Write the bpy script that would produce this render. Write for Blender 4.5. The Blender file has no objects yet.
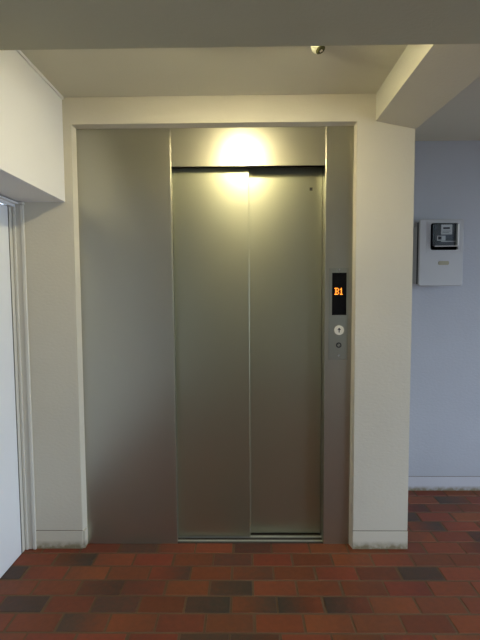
import bpy, bmesh, math, random
from mathutils import Matrix, Vector
random.seed(7)
S = bpy.context.scene
COL = S.collection

# ------------------------------------------------------------------ materials
def new_mat(name):
    m = bpy.data.materials.new(name); m.use_nodes = True
    nt = m.node_tree; b = nt.nodes['Principled BSDF']
    return m, nt, b

def paint(name, col, rough=.6, bump=.0, scale=60, var=.04, dirt=0.0, spec=.3, speckle=0.0):
    """painted concrete or wallpaper: fine bump, faint blotches, stains near the floor"""
    m, nt, b = new_mat(name); N = nt.nodes; L = nt.links
    geo = N.new('ShaderNodeNewGeometry')
    n1 = N.new('ShaderNodeTexNoise'); n1.inputs['Scale'].default_value = 2.3; n1.inputs['Detail'].default_value = 5
    L.new(geo.outputs['Position'], n1.inputs['Vector'])
    ramp = N.new('ShaderNodeMapRange'); ramp.inputs[1].default_value = .3; ramp.inputs[2].default_value = .7
    ramp.inputs[3].default_value = 1 - var; ramp.inputs[4].default_value = 1 + var
    L.new(n1.outputs['Fac'], ramp.inputs[0])
    mul = N.new('ShaderNodeVectorMath'); mul.operation = 'SCALE'; mul.inputs[0].default_value = col
    L.new(ramp.outputs[0], mul.inputs['Scale'])
    out = mul.outputs[0]
    if dirt:
        sep = N.new('ShaderNodeSeparateXYZ'); L.new(geo.outputs['Position'], sep.inputs[0])
        n2 = N.new('ShaderNodeTexNoise'); n2.inputs['Scale'].default_value = 30; n2.inputs['Detail'].default_value = 6
        L.new(geo.outputs['Position'], n2.inputs['Vector'])
        mr = N.new('ShaderNodeMapRange'); mr.inputs[1].default_value = dirt; mr.inputs[2].default_value = 0.0
        L.new(sep.outputs['Z'], mr.inputs[0])
        mm = N.new('ShaderNodeMath'); mm.operation = 'MULTIPLY'
        L.new(mr.outputs[0], mm.inputs[0])
        n3 = N.new('ShaderNodeMapRange'); n3.inputs[1].default_value = .3; n3.inputs[2].default_value = .6
        n3.inputs[3].default_value = .35; n3.inputs[4].default_value = 1.4
        L.new(n2.outputs['Fac'], n3.inputs[0]); L.new(n3.outputs[0], mm.inputs[1])
        cl = N.new('ShaderNodeMath'); cl.operation = 'MINIMUM'; cl.inputs[1].default_value = .9
        L.new(mm.outputs[0], cl.inputs[0])
        mix = N.new('ShaderNodeMix'); mix.data_type = 'RGBA'
        L.new(cl.outputs[0], mix.inputs[0]); L.new(out, mix.inputs[6]); mix.inputs[7].default_value = (.21, .175, .09, 1)
        out = mix.outputs[2]
    L.new(out, b.inputs['Base Color'])
    b.inputs['Roughness'].default_value = rough
    b.inputs['Specular IOR Level'].default_value = spec
    if bump:
        n4 = N.new('ShaderNodeTexNoise'); n4.inputs['Scale'].default_value = scale; n4.inputs['Detail'].default_value = 4
        mp = N.new('ShaderNodeMapping'); mp.inputs['Scale'].default_value = (1, 1, 1.6)
        L.new(geo.outputs['Position'], mp.inputs[0]); L.new(mp.outputs[0], n4.inputs['Vector'])
        bp = N.new('ShaderNodeBump'); bp.inputs['Strength'].default_value = bump; bp.inputs['Distance'].default_value = .004
        L.new(n4.outputs['Fac'], bp.inputs['Height']); L.new(bp.outputs[0], b.inputs['Normal'])
    return m

def metal(name, col, rough, fine=.0, aniso=0.0):
    m, nt, b = new_mat(name); N = nt.nodes; L = nt.links
    b.inputs['Metallic'].default_value = 1; b.inputs['Base Color'].default_value = (*col, 1)
    b.inputs['Roughness'].default_value = rough
    if fine:
        geo = N.new('ShaderNodeNewGeometry'); n = N.new('ShaderNodeTexNoise')
        n.inputs['Scale'].default_value = 7; n.inputs['Detail'].default_value = 8
        L.new(geo.outputs['Position'], n.inputs['Vector'])
        mr = N.new('ShaderNodeMapRange'); mr.inputs[1].default_value = .3; mr.inputs[2].default_value = .7
        mr.inputs[3].default_value = rough - fine; mr.inputs[4].default_value = rough + fine
        L.new(n.outputs['Fac'], mr.inputs[0]); L.new(mr.outputs[0], b.inputs['Roughness'])
    return m

def satin(name, col, mix=.43):
    """satin steel: a tight and a wide lobe, the wide one stretched upright across the horizontal grain"""
    m, nt, b = new_mat(name); N = nt.nodes; L = nt.links
    c = N.new('ShaderNodeBsdfPrincipled')
    for q in (b, c):
        q.inputs['Metallic'].default_value = 1; q.inputs['Base Color'].default_value = (*col, 1)
    b.inputs['Roughness'].default_value = .30; c.inputs['Roughness'].default_value = .50
    c.inputs['Anisotropic'].default_value = .5
    t = N.new('ShaderNodeCombineXYZ'); t.inputs[2].default_value = 1
    L.new(t.outputs[0], c.inputs['Tangent'])
    mx = N.new('ShaderNodeMixShader'); mx.inputs[0].default_value = mix
    L.new(b.outputs[0], mx.inputs[1]); L.new(c.outputs[0], mx.inputs[2])
    L.new(mx.outputs[0], N['Material Output'].inputs['Surface'])
    return m

def plain(name, col, rough=.5, spec=.5, metallic=0):
    m, nt, b = new_mat(name)
    b.inputs['Base Color'].default_value = (*col, 1); b.inputs['Roughness'].default_value = rough
    b.inputs['Specular IOR Level'].default_value = spec; b.inputs['Metallic'].default_value = metallic
    return m

def glow(name, col, strength):
    m, nt, b = new_mat(name)
    b.inputs['Base Color'].default_value = (*col, 1)
    b.inputs['Emission Color'].default_value = (*col, 1); b.inputs['Emission Strength'].default_value = strength
    return m

def glass(name):
    m, nt, b = new_mat(name)
    b.inputs['Base Color'].default_value = (.9, .93, .95, 1); b.inputs['Roughness'].default_value = .06
    b.inputs['Transmission Weight'].default_value = 1; b.inputs['IOR'].default_value = 1.15
    return m

M_WALL = paint('cream_textured_wall', (.635, .60, .495), .62, .3, 55, .03)
M_BASE = paint('cream_painted_baseboard', (.625, .59, .485), .6, .3, 60, .05, dirt=.045)
M_BACK = paint('brown_grey_rear_wall', (.34, .32, .26), .7, .3, 50, .03)
M_GROUND = paint('outdoor_concrete', (.28, .27, .25), .9, .3, 20, .1)
M_FARB = paint('pale_baseboard_far', (.55, .55, .58), .6, .3, 60, .04, dirt=.035)
M_FAR = paint('pale_far_wall', (.47, .485, .52), .65, .4, 50, .03)
M_CEIL = paint('pale_ceiling_paint', (.67, .65, .53), .8, .25, 90, .02)
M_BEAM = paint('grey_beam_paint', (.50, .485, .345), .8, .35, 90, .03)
M_WHITE = paint('white_bulkhead_paint', (.80, .80, .79), .6, .15, 80, .015)
M_DOOR = paint('white_door_enamel', (.86, .88, .90), .42, .05, 40, .01)
M_TRIM = plain('cream_door_frame_enamel', (.72, .70, .62), .4)
M_GROOVE = plain('dark_gap', (.035, .03, .025), .8)
M_GRLINE = plain('brown_groove_line', (.16, .13, .09), .8)
M_SILLBASE = plain('dark_brown_sill_groove', (.055, .045, .035), .5)  # even dark brown base under the sill tracks
M_STEEL = satin('satin_stainless_panel', (.485, .475, .395))
M_DSTEEL = satin('satin_stainless_door', (.475, .485, .37))
M_PLATE = metal('brushed_face_plate', (.40, .40, .33), .36)
M_SILL = metal('aluminium_sill', (.85, .85, .78), .5)
M_SHAFT = plain('dark_shaft', (.02, .02, .02), .9)
M_BLACK = plain('black_display_glass', (.006, .006, .007), .2, .12)
M_LED = glow('orange_led', (1.0, .27, .025), 2.6)
M_BTN = plain('ivory_button', (.80, .77, .66), .35)
M_DARK = plain('dark_marking', (.05, .05, .045), .5)
M_CHROME = metal('chrome_screw', (.8, .8, .78), .2)
M_BOX = plain('grey_enamel_meter_box', (.47, .47, .47), .45)
M_HOLE = plain('black_interior', (.012, .012, .014), .7)
M_MBODY = plain('dark_grey_meter_body', (.05, .06, .07), .4)
M_MFACE = plain('pale_meter_face', (.62, .62, .60), .5)
M_BRASS = plain('olive_brass_plate', (.30, .27, .16), .4)
M_GLASS = glass('clear_cover')
M_BULB = glow('warm_bulb', (1.0, .87, .54), 600)
M_LAMPW = plain('white_lamp_and_highlight', (.8, .79, .74), .5)
M_SENS = plain('cream_sensor_plastic', (.88, .86, .66), .35)
M_LENS = plain('olive_sensor_lens', (.10, .10, .04), .5, .1)

# floor tiles: a per-corner value says how dark-burnt each tile is
M_TILE, nt, b = new_mat('red_quarry_tile'); N = nt.nodes; L = nt.links
att = N.new('ShaderNodeVertexColor'); att.layer_name = 'burn'
sep = N.new('ShaderNodeSeparateColor'); L.new(att.outputs['Color'], sep.inputs[0])
geo = N.new('ShaderNodeNewGeometry')
nz = N.new('ShaderNodeTexNoise'); nz.inputs['Scale'].default_value = 38; nz.inputs['Detail'].default_value = 7
L.new(geo.outputs['Position'], nz.inputs['Vector'])
a1 = N.new('ShaderNodeMath'); a1.operation = 'MULTIPLY_ADD'; a1.inputs[1].default_value = .5; a1.inputs[2].default_value = -.25
L.new(nz.outputs['Fac'], a1.inputs[0])
a2 = N.new('ShaderNodeMath'); a2.operation = 'ADD'; L.new(a1.outputs[0], a2.inputs[0]); L.new(sep.outputs['Red'], a2.inputs[1])
rp = N.new('ShaderNodeValToRGB'); L.new(a2.outputs[0], rp.inputs[0])
rp.color_ramp.elements[0].position = .0; rp.color_ramp.elements[0].color = (.235, .058, .023, 1)
rp.color_ramp.elements[1].position = 1.0; rp.color_ramp.elements[1].color = (.050, .038, .028, 1)
e = rp.color_ramp.elements.new(.42); e.color = (.155, .046, .022, 1)
e = rp.color_ramp.elements.new(.70); e.color = (.088, .044, .028, 1)
hs = N.new('ShaderNodeHueSaturation'); L.new(rp.outputs[0], hs.inputs['Color'])
mv = N.new('ShaderNodeMapRange'); mv.inputs[3].default_value = .82; mv.inputs[4].default_value = 1.18
L.new(sep.outputs['Green'], mv.inputs[0]); L.new(mv.outputs[0], hs.inputs['Value'])
mh = N.new('ShaderNodeMapRange'); mh.inputs[3].default_value = .492; mh.inputs[4].default_value = .508
L.new(sep.outputs['Blue'], mh.inputs[0]); L.new(mh.outputs[0], hs.inputs['Hue'])
L.new(hs.outputs[0], b.inputs['Base Color']); b.inputs['Roughness'].default_value = .5
b.inputs['Specular IOR Level'].default_value = .35
bp = N.new('ShaderNodeBump'); bp.inputs['Strength'].default_value = .35; bp.inputs['Distance'].default_value = .003
L.new(nz.outputs['Fac'], bp.inputs['Height']); L.new(bp.outputs[0], b.inputs['Normal'])
M_GROUT = paint('brown_grout', (.15, .095, .055), .9, .6, 120, .25)

# ------------------------------------------------------------------ helpers
def link(name, bm, mat, parent=None, smooth=False):
    me = bpy.data.meshes.new(name)
    bmesh.ops.recalc_face_normals(bm, faces=bm.faces)
    bm.to_mesh(me); bm.free()
    for m in (mat if isinstance(mat, (list, tuple)) else [mat]): me.materials.append(m)
    if smooth:
        for p in me.polygons: p.use_smooth = True
    o = bpy.data.objects.new(name, me); COL.objects.link(o)
    if parent is not None:
        o.parent = parent
        o.matrix_parent_inverse = Matrix.Translation(-parent.location)
    return o

def box(bm, x0, x1, y0, y1, z0, z1, bev=0.0, seg=2):
    t = bmesh.new()
    bmesh.ops.create_cube(t, size=1)
    for v in t.verts:
        v.co = Vector(((x0 + x1) / 2 + v.co.x * (x1 - x0), (y0 + y1) / 2 + v.co.y * (y1 - y0), (z0 + z1) / 2 + v.co.z * (z1 - z0)))
    if bev:
        bmesh.ops.bevel(t, geom=list(t.edges), offset=bev, segments=seg, affect='EDGES', profile=.5)
    tmp = bpy.data.meshes.new('t'); t.to_mesh(tmp); t.free(); bm.from_mesh(tmp); bpy.data.meshes.remove(tmp)
    return bm

def B(*a, **k): return box(bmesh.new(), *a, **k)

def prism(pts, y0, y1, bev=0.0, seg=2):
    """polygon in XZ pushed from y0 to y1"""
    bm = bmesh.new()
    a = [bm.verts.new((x, y0, z)) for x, z in pts]; c = [bm.verts.new((x, y1, z)) for x, z in pts]
    bm.faces.new(a); bm.faces.new(c[::-1])
    n = len(pts)
    for i in range(n): bm.faces.new((a[i], c[i], c[(i + 1) % n], a[(i + 1) % n]))
    if bev: bmesh.ops.bevel(bm, geom=list(bm.edges), offset=bev, segments=seg, affect='EDGES', profile=.5)
    return bm

def disc(cx, y0, y1, cz, r, seg=40, bev=0.0):
    """short cylinder facing -Y"""
    pts = [(cx + r * math.cos(2 * math.pi * i / seg), cz + r * math.sin(2 * math.pi * i / seg)) for i in range(seg)]
    bm = prism(pts, y0, y1)
    if bev:
        es = [e for e in bm.edges if all(abs(v.co.y - y0) < 1e-6 for v in e.verts)]
        bmesh.ops.bevel(bm, geom=es, offset=bev, segments=2, affect='EDGES')
    return bm

def lathe(prof, seg=40):
    """profile of (r, z) turned about Z at the origin"""
    bm = bmesh.new(); rings = []
    for r, z in prof:
        if r < 1e-6: rings.append([bm.verts.new((0, 0, z))])
        else: rings.append([bm.verts.new((r * math.cos(2 * math.pi * i / seg), r * math.sin(2 * math.pi * i / seg), z)) for i in range(seg)])
    for A, C in zip(rings, rings[1:]):
        for i in range(seg):
            j = (i + 1) % seg
            if len(A) == 1 and len(C) > 1: bm.faces.new((A[0], C[i], C[j]))
            elif len(C) == 1 and len(A) > 1: bm.faces.new((A[i], C[0], A[j]))
            elif len(A) > 1: bm.faces.new((A[i], C[i], C[j], A[j]))
    return bm

def rrect(x0, x1, z0, z1, r, seg=5):
    pts = []
    for cx, cz, a in ((x1 - r, z1 - r, 0), (x0 + r, z1 - r, 90), (x0 + r, z0 + r, 180), (x1 - r, z0 + r, 270)):
        for k in range(seg + 1):
            t = math.radians(a + 90 * k / seg); pts.append((cx + r * math.cos(t), cz + r * math.sin(t)))
    return pts

def thing(name, label, cat, loc):
    o = bpy.data.objects.new(name, None); COL.objects.link(o)
    o.location = loc; o['label'] = label; o['category'] = cat
    return o
def tag(o, label, cat): o['label'] = label; o['category'] = cat; return o
def struct(o, label=None, cat=None):
    o['kind'] = 'structure'
    if label: o['label'] = label
    if cat: o['category'] = cat
    return o

# ------------------------------------------------------------------ the setting
LX, YB, RX = -1.157, -4.6, 3.4          # left wall, back wall, right side
H, YF = 2.29, .64                       # ceiling height, far wall

# floor
bm = bmesh.new(); lay = bm.loops.layers.float_color.new('burn')
TW, TD, G = .198, .100, .0035
marks = []   # (x, y, left burn, right burn)
for x, y, l, r in [(-1.145, -.19, .75, .8), (-.36, -.19, .15, .75), (-.63, -.29, .5, .7), (-.46, -.29, .55, .4), (-.10, -.29, .6, .9),
                   (-.96, -.39, .75, .85), (-.56, -.39, .75, .65), (-.166, -.386, .72, .98), (.03, -.386, .3, .55), (.22, -.385, .95, .15), (.352, -.385, .9, .3),
                   (.09, -.385, .25, .8), (-.65, -.497, .85, .35), (-.1, -.494, .35, .45), (-.17, -.59, .7, .75), (.085, -.59, .75, .5),
                   (.80, -.185, .85, .75), (-.80, -.078, .3, .9), (-.03, -.076, .6, .6), (-.533, .0, .7, .7), (-.35, .0, .5, .2), (.1, .0, .6, .55),
                   (.95, .298, .8, .8), (1.375, .512, .9, .5), (.9, .6, .9, .5), (-.02, -.19, .4, .6), (1.9, .2, .8, .8), (1.1, -.6, .6, .8)]:
    marks.append((x, y, l, r))
nrow0 = int((YB + .038) / TD) - 1
row = 0
for k in range(-7, 47):
    yb = -.038 - TD * (k + 1); yt = yb + TD
    if yt < YB or yb > YF: continue
    off = .031 if k % 2 == 0 else .031 + TW / 2
    n0 = int((LX - off) / TW) - 1
    for n in range(n0, 26):
        x0 = off + n * TW; x1 = x0 + TW
        if x1 < LX or x0 > RX: continue
        jl = random.uniform(-.003, .003)
        a0, a1_, c0, c1 = max(x0 + G + jl, LX - .01), min(x1 - G + jl, RX), yb + G, yt - G
        if a1_ - a0 < .01: continue
        q = random.random()
        bl, br = random.uniform(.05, .38), random.uniform(.05, .38)
        if q < .10: bl = br = random.uniform(.6, .95)
        elif q < .2: br = random.uniform(.6, .9)
        if -.7 < yb < .1 and abs((x0 + x1) / 2) < 1.2 and q < .2: bl, br = random.uniform(.1, .35), random.uniform(.1, .35)
        for mx, my, l, r in marks:
            if x0 <= mx < x1 and yb <= my < yt: bl, br = l, r
        g, h_ = random.random(), random.random()
        e_ = .0025
        top = [bm.verts.new(p) for p in ((a0 + e_, c0 + e_, 0), (a1_ - e_, c0 + e_, 0), (a1_ - e_, c1 - e_, 0), (a0 + e_, c1 - e_, 0))]
        bot = [bm.verts.new(p) for p in ((a0, c0, -.006), (a1_, c0, -.006), (a1_, c1, -.006), (a0, c1, -.006))]
        fs = [bm.faces.new(top)] + [bm.faces.new((top[i], bot[i], bot[(i + 1) % 4], top[(i + 1) % 4])) for i in range(4)]
        for f in fs:
            for lp in f.loops:
                lp[lay] = (bl if lp.vert.co.x < (x0 + x1) / 2 else br, g, h_, 1)
gv = [bm.verts.new(p) for p in ((LX - .1, YB, -.0020), (RX, YB, -.0020), (RX, YF + .1, -.0020), (LX - .1, YF + .1, -.0020))]
gf = bm.faces.new(gv); gf.material_index = 1
struct(link('floor', bm, [M_TILE, M_GROUT]), 'red brick-shaped quarry tile floor with scattered dark tiles', 'floor')

# ceiling slab
struct(link('ceiling', B(LX - .1, RX, YB, YF + .1, H, H + .12), M_CEIL), 'pale flat painted ceiling above the elevator lobby', 'ceiling')

# wall round the elevator (an arch-shaped slab)
arch = [(LX, 0), (-.846, 0), (-.842, 2.155), (.547, 2.155), (.541, 0), (.833, 0), (.833, H), (LX, H)]
front = [(LX, 0), (-.855, 0), (-.851, 2.162), (.553, 2.162), (.551, 0), (.833, 0), (.833, H), (LX, H)]
bm = bmesh.new()
ra = [bm.verts.new((x, 0, z)) for x, z in front]; rb = [bm.verts.new((x, .043, z)) for x, z in arch]; rc = [bm.verts.new((x, .24, z)) for x, z in arch]
bm.faces.new(ra); bm.faces.new(rc[::-1])
for P_, Q_ in ((ra, rb), (rb, rc)):
    for i in range(8): bm.faces.new((P_[i], Q_[i], Q_[(i + 1) % 8], P_[(i + 1) % 8]))
bmesh.ops.bevel(bm, geom=[e_ for e_ in bm.edges if all(v.co.y == 0 for v in e_.verts)], offset=.002, segments=2, affect='EDGES')
struct(link('wall_front', bm, M_WALL), 'cream textured wall framing the elevator opening', 'wall')
struct(link('wall_shaft', B(LX, .833, .24, YF, 0, H), M_WALL), 'cream side of the shaft behind the elevator', 'wall')
struct(link('wall_far', B(.60, RX, YF, YF + .12, 0, H), M_FAR), 'pale bluish wall at the back of the right recess', 'wall')
wl = bmesh.new()
box(wl, LX - .12, LX, YB, -.97, 0, H); box(wl, LX - .12, LX, -.97, YF, 1.786, H); box(wl, LX - .12, LX, -.012, YF, 0, 1.786)
struct(link('wall_left', wl, M_WHITE), 'white wall left of the lobby around the door', 'wall')
struct(link('wall_back', B(LX - .12, RX, YB - .12, YB, 0, H), M_BACK), 'brown-grey wall closing the lobby at the rear', 'wall')
# right side: low parapet, posts and head with daylight between
wr = bmesh.new()
box(wr, RX, RX + .15, YB, YF + .12, 0, .25); box(wr, RX, RX + .15, YB, YF + .12, 1.9, H)
box(wr, RX, RX + .15, -.35, YF + .12, 0, H); box(wr, RX, RX + .15, YB, YB + .4, 0, H)
struct(link('wall_right', wr, M_WALL), 'low wall with daylight opening on the right side', 'wall')

struct(link('ground', B(RX + .15, RX + 14, -14, 10, -.3, -.1), M_GROUND), 'unseen grey concrete ground added outside the opening', 'ground')  # unseen slab, added to stop sky light coming up from below

# dropped bulkhead over the left door, slanted beam and cross beam
struct(link('bulkhead', B(LX + .0005, -.89, YB, 0, 1.785, H, bev=.002), M_WHITE), 'white boxed bulkhead above the left door', 'bulkhead')
struct(link('trim_1', B(-.8895, -.882, YB, 0, H - .012, H), M_WHITE), 'thin white bead along the top of the bulkhead', 'trim')
bm = bmesh.new()
n_ = [(.640, 2.16), (.835, 2.12), (.835, H), (.640, H)]; f_ = [(.640, 2.16), (.880, 2.115), (.880, H), (.640, H)]
va = [bm.verts.new((x, 0, z)) for x, z in n_]; vb = [bm.verts.new((x, -.76, z)) for x, z in f_]
bm.faces.new(va); bm.faces.new(vb[::-1])
for i in range(4): bm.faces.new((va[i], vb[i], vb[(i + 1) % 4], va[(i + 1) % 4]))
struct(link('ceiling_beam', bm, M_CEIL), 'pale boxed beam running from right pillar toward the camera', 'beam')
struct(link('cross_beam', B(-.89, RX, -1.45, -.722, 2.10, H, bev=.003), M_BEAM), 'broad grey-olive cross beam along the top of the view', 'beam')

# baseboards: painted bands flush with the wall under a thin groove
def baseboard(name, x0, x1, y, label, mat, h=.096, ret=None):
    bm = bmesh.new()
    box(bm, x0, x1, y - .0025, y + .03, 0, h, bev=.0012)
    o = struct(link(name, bm, mat), label, 'baseboard')
    g = link('groove', B(x0, x1, y - .0012, y + .02, h, h + .003), M_GRLINE, o)
    return o
b1 = baseboard('baseboard_front_left', -1.098, -.8555, 0, 'cream stained baseboard left of the elevator', M_BASE)
b1b = link('end_return', B(-.860, -.8435, .002, .0415, 0, .096, bev=.0012), M_BASE, b1)
b2 = baseboard('baseboard_front_right', .5505, .834, 0, 'cream stained baseboard at the foot of the right pillar', M_BASE)
b3 = baseboard('baseboard_far', .834, RX, YF, 'pale baseboard with greenish stain along the far wall', M_FARB)

# ------------------------------------------------------------------ left door and its frame
d = struct(link('door_1', B(LX - .030, LX + .006, -.95, -.050, .004, 1.757, bev=.002), M_DOOR), 'flat bluish-white door in the left wall', 'door')
link('gap', B(LX - .03, LX + .001, -.050, -.036, 0, 1.765), M_GROOVE, d)
link('jamb', B(LX - .02, LX + .003, -.036, .0, 0, 1.765), M_TRIM, d)
t = struct(link('trim_2', B(-1.157, -1.098, -.005, .002, 0, 1.772), M_TRIM), 'cream ribbed upright of the left door frame', 'trim')
box_ = lambda *a, **k: link('rib', B(*a, **k), M_TRIM, t)
link('rib', B(-1.152, -1.138, -.014, -.004, 0, 1.772, bev=.003, seg=3), M_TRIM, t)
link('rib', B(-1.1135, -1.0965, -.012, -.003, 0, 1.772, bev=.003, seg=3), M_TRIM, t)
t = struct(link('trim_3', B(LX, LX + .022, -.97, -.012, 1.760, 1.7845, bev=.003), M_DOOR), 'white head rail over the left door', 'trim')
link('rail_end', B(LX + .01, -1.092, -.024, .0, 1.773, 1.7845, bev=.003), M_TRIM, t)
link('rail_lip', B(LX + .02, LX + .045, -.97, -.024, 1.772, 1.780, bev=.002), M_DOOR, t)

# ------------------------------------------------------------------ elevator surround
PY = .042
e = thing('elevator_surround', 'satin stainless elevator surround with wide left panel, lintel, jamb and sill', 'elevator frame', (-.15, .1, 0))
link('side_panel', B(-.8455, -.371, PY, .17, .0, 2.154, bev=.0015), M_STEEL, e)
link('lintel_panel', B(-.3675, .4055, PY + .001, .070, 1.964, 2.154, bev=.0015), M_STEEL, e)
link('jamb_panel', B(.4075, .5460, PY, .17, .0, 2.154, bev=.0015), M_STEEL, e)
link('panel_seam', B(-.3712, -.3673, PY - .0008, .07, .0, 2.153, bev=.0008), M_STEEL, e)
link('panel_seam', B(.4053, .4077, PY - .0006, .07, 1.964, 2.153, bev=.0008), M_STEEL, e)
link('head_box', B(-.371, .4075, .165, .235, 1.90, 2.154), M_SHAFT, e)
sb = link('sill', B(-.3705, .4070, PY + .004, .170, -.005, .0015), M_SILLBASE, e)
bm = bmesh.new()
for a_, c_ in ((.061, .070), (.097, .110)): box(bm, -.3705, .4070, a_, c_, .0010, .0060, bev=.0006)
link('sill_track', bm, M_SILL, sb)
link('shaft_lining', B(-.371, .4075, .20, .235, .0, 1.90), M_SHAFT, e)

o = thing('elevator_door', 'front-sliding satin steel elevator door leaf on the left, beside the wide panel', 'elevator door', (-.17, .1, .009))
link('leaf', B(-.3695, .0225, .092, .116, .0085, 2.05, bev=.0015), M_DSTEEL, o)
o = thing('elevator_door', 'recessed satin steel elevator door leaf on the right, beside the call panel jamb', 'elevator door', (.2, .14, .009))
link('leaf', B(.0, .4060, .128, .152, .0085, 2.05, bev=.0015), M_DSTEEL, o)
link('sticker', B(.340, .355, .1272, .129, 1.861, 1.877), M_DARK, o)['label'] = 'tiny dark square sticker'

# ------------------------------------------------------------------ hall call panel
p = thing('call_panel', 'tall slim steel elevator call panel with lit floor display on the right jamb', 'elevator panel', (.477, PY, 1.2))
link('face_plate', B(.4265, .5270, PY - .0035, PY, .984, 1.453, bev=.001), M_PLATE, p)
scr = link('display_screen', B(.4425, .5155, PY - .0050, PY - .003, 1.214, 1.429, bev=.0006), M_BLACK, p)
glyphs = {'B': ['11110', '01001', '01001', '01110', '01001', '01001', '11110'], '1': ['00100', '01100', '00100', '00100', '00100', '00100', '01110']}
bm = bmesh.new(); cw, ch = .00455, .0050
gx = .4545
for c in 'B1':
    for r_, line in enumerate(glyphs[c]):
        for q_, v in enumerate(line):
            if v == '1':
                x = gx + q_ * cw; z = 1.3525 - (r_ + 1) * ch
                box(bm, x + .0003, x + cw * .92, PY - .0056, PY - .0048, z + .0003, z + ch * .90)
    gx += 5 * cw + .0005
link('floor_number', bm, M_LED, scr)['label'] = 'glowing orange B1 readout'
bt = link('call_button', disc(.479, PY - .0085, PY - .003, 1.137, .0245, bev=.002), M_BTN, p)
ar = [(.479, 1.150), (.4695, 1.1385), (.4765, 1.1385), (.4765, 1.125), (.4815, 1.125), (.4815, 1.1385), (.4885, 1.1385)]
link('up_arrow', prism(ar, PY - .0092, PY - .0083), M_DARK, bt)
ks = link('key_switch', disc(.478, PY - .0075, PY - .003, 1.060, .0140, bev=.001), M_DARK, p)
link('key_core', disc(.478, PY - .0085, PY -   .0070, 1.060, .0075, bev=.001), M_PLATE, ks)
link('key_slot', prism([(.472, 1.0645), (.4735, 1.066), (.4845, 1.056), (.483, 1.0545)], PY - .0090, PY - .0083), M_DARK, ks)
for z in (1.4425, 1.006): link('screw', disc(.4775, PY - .0055, PY - .003, z, .0042, 16, bev=.001), M_CHROME, p)

# ------------------------------------------------------------------ meter box on the far wall
mb = thing('meter_box', 'grey enamel wall box with square window hung on the far wall of the recess', 'meter box', (1.22, YF, 1.36))
link('casing', B(1.085, 1.345, .575, YF, 1.385, 1.745, bev=.004), M_BOX, mb)
link('gap_shade', B(1.087, 1.342, .546, .576, 1.380, 1.765), M_HOLE, mb)  # black strip paints the shade in the gap between casing and cover
outer = rrect(1.083, 1.356, 1.367, 1.779, .012); hole = rrect(1.152, 1.322, 1.589, 1.755, .014)
bm = bmesh.new()
def ring(pts, y): return [bm.verts.new((x, y, z)) for x, z in pts]
oin = [(x + (.004 if x < 1.22 else -.004), z + (.004 if z < 1.57 else -.004)) for x, z in outer]
A0 = ring(outer, .545); A1 = ring(outer, .534); A2 = ring(oin, .530); H2 = ring(hole, .530); H1 = ring(hole, .545)
n = len(outer)
for P_, Q_ in ((A0, A1), (A1, A2), (A2, H2), (H2, H1), (H1, A0)):
    for i in range(n): bm.faces.new((P_[i], Q_[i], Q_[(i + 1) % n], P_[(i + 1) % n]))
link('front_cover', bm, M_BOX, mb)
# raised field edge round the window and the name plate
bm = bmesh.new()
for a in ((1.126, 1.340, 1.768, 1.7705), (1.126, 1.340, 1.573, 1.5755), (1.126, 1.1285, 1.573, 1.7705), (1.3375, 1.340, 1.573, 1.7705)):
    box(bm, a[0], a[1], .5285, .531, a[2], a[3], bev=.0008)
link('window_bead', bm, M_BOX, mb)
link('cavity', B(1.150, 1.324, .546, .553, 1.587, 1.757), M_HOLE, mb)
link('name_plate', prism(rrect(1.202, 1.268, 1.497, 1.521, .008), .5275, .5305), M_BRASS, mb)['label'] = 'small olive-brown oval plate'

m = thing('electricity_meter', 'dark electricity meter under a clear cover in the window of the grey wall box', 'meter', (1.25, .545, 1.61))
link('body', prism(rrect(1.164, 1.308, 1.616, 1.748, .010), .5205, .546, .002), M_MBODY, m)
dl = link('register_plate', B(1.210, 1.278, .5175, .521, 1.683, 1.744, bev=.001), M_MFACE, m)
link('counter_window', B(1.222, 1.262, .5160, .518, 1.716, 1.727), M_HOLE, dl)
link('marking', B(1.218, 1.268, .5168, .518, 1.702, 1.7045), M_MBODY, dl)
link('marking', B(1.218, 1.258, .5168, .518, 1.693, 1.6955), M_MBODY, dl)
rp_ = link('rating_plate', B(1.186, 1.238, .5175, .521, 1.645, 1.676, bev=.001), M_MFACE, m)
link('disc_window', B(1.192, 1.212, .5160, .518, 1.652, 1.670), M_HOLE, rp_)
link('base_strip', B(1.212, 1.300, .5175, .521, 1.638, 1.6435), M_MFACE, m)
bm = bmesh.new()
box(bm, 1.160, 1.312, .500, .504, 1.610, 1.746, bev=.0015)
box(bm, 1.308, 1.312, .502, .529, 1.610, 1.746, bev=.001); box(bm, 1.160, 1.164, .502, .520, 1.610, 1.746, bev=.001)
box(bm, 1.160, 1.312, .502, .520, 1.610, 1.614, bev=.001); box(bm, 1.160, 1.312, .502, .520, 1.742, 1.746, bev=.001)
link('clear_cover', bm, M_GLASS, m)
bm = bmesh.new()
box(bm, 1.302, 1.3125, .4985, .5295, 1.612, 1.744, bev=.003); box(bm, 1.166, 1.306, .4985, .504, 1.608, 1.6125, bev=.001)
link('rim_highlight', bm, M_LAMPW, m)  # white rim paints the bright highlight on the cover's right edge

# ------------------------------------------------------------------ ceiling fittings
lx, ly = -.012, -.615
l = thing('ceiling_lamp', 'small round ceiling lamp with warm bulb between beam and elevator', 'lamp', (lx, ly, H))
o = link('rose', lathe([(0, 0), (.055, 0), (.055, -.008), (.040, -.012), (.040, -.020), (.072, -.066), (.0735, -.066), (.0415, -.0185), (.055, -.008)]), M_LAMPW, l, True)
o.matrix_parent_inverse = Matrix.Identity(4)
o = link('bulb', lathe([(0, -.026), (.014, -.026), (.022, -.034), (.030, -.048), (.033, -.060), (.030, -.073), (.020, -.084), (.008, -.0885), (0, -.089)]), M_BULB, l, True)
o.matrix_parent_inverse = Matrix.Identity(4)

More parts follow.
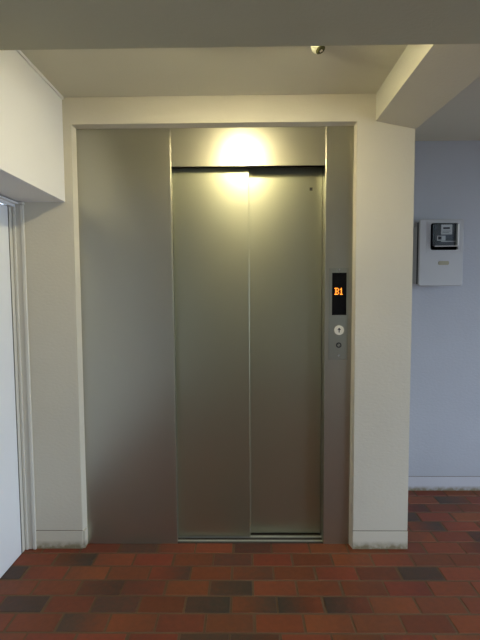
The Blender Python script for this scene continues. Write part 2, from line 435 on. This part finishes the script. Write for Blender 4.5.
sx, sy = .285, -.425
s = thing('ceiling_sensor', 'tiny cream dome fitting with dark lens on ceiling, cut off by the cross beam', 'sensor', (sx, sy, H))
o = link('base', lathe([(0, 0), (.034, 0), (.034, -.010), (.028, -.016), (0, -.016)]), M_SENS, s, True)
o.matrix_parent_inverse = Matrix.Identity(4)
o = link('dome', lathe([(0, -.012), (.026, -.012), (.0265, -.026), (.0235, -.038), (.017, -.047), (.009, -.0515), (0, -.0525)]), M_SENS, s, True)
o.matrix_parent_inverse = Matrix.Identity(4)
ln = link('lens', lathe([(0, .003), (.010, .0022), (.0165, 0), (.0195, -.003), (.0185, -.010), (0, -.010)]), M_LENS, s, True)
ln.matrix_parent_inverse = Matrix.Identity(4)
dirn = Vector((.42, -.28, -.86)).normalized()
ln.rotation_euler = dirn.to_track_quat('Z', 'Y').to_euler(); ln.location = Vector((0, 0, -.026)) + dirn * .0235
s.scale = (1, 1, .84)

# ------------------------------------------------------------------ daylight
w = bpy.data.worlds.new('World'); S.world = w; w.use_nodes = True
bg = w.node_tree.nodes['Background']; bg.inputs['Color'].default_value = (.66, .80, 1.0, 1); bg.inputs['Strength'].default_value = 7
pl = bpy.data.lights.new('daylight_portal', 'AREA'); pl.shape = 'RECTANGLE'; pl.size = 1.65; pl.size_y = 3.85
pl.cycles.is_portal = True
po = bpy.data.objects.new('daylight_portal', pl); COL.objects.link(po)
po.location = (RX + .14, -2.275, 1.075); po.rotation_euler = (0, math.radians(90), 0)

# ------------------------------------------------------------------ camera
cam = bpy.data.cameras.new('camera'); cam.sensor_fit = 'HORIZONTAL'; cam.sensor_width = 36; cam.lens = 36 * 414.4584 / 480
co = bpy.data.objects.new('camera', cam); COL.objects.link(co); S.camera = co
yaw, pitch, roll = -.0126, .0625, -.0061
fw = Vector((math.sin(yaw) * math.cos(pitch), math.cos(yaw) * math.cos(pitch), -math.sin(pitch)))
rt = Vector((math.cos(yaw), -math.sin(yaw), 0)); up = rt.cross(fw)
r2 = rt * math.cos(roll) + up * math.sin(roll); u2 = up * math.cos(roll) - rt * math.sin(roll)
mw = Matrix((r2, u2, -fw)).transposed().to_4x4(); mw.translation = Vector((0, -2.08, 1.324))
co.matrix_world = mw
cam.clip_start = .02

S.view_settings.view_transform = 'Standard'; S.view_settings.look = 'None'
S.view_settings.exposure = 0.0; S.view_settings.gamma = 1; S.view_settings.use_curve_mapping = False
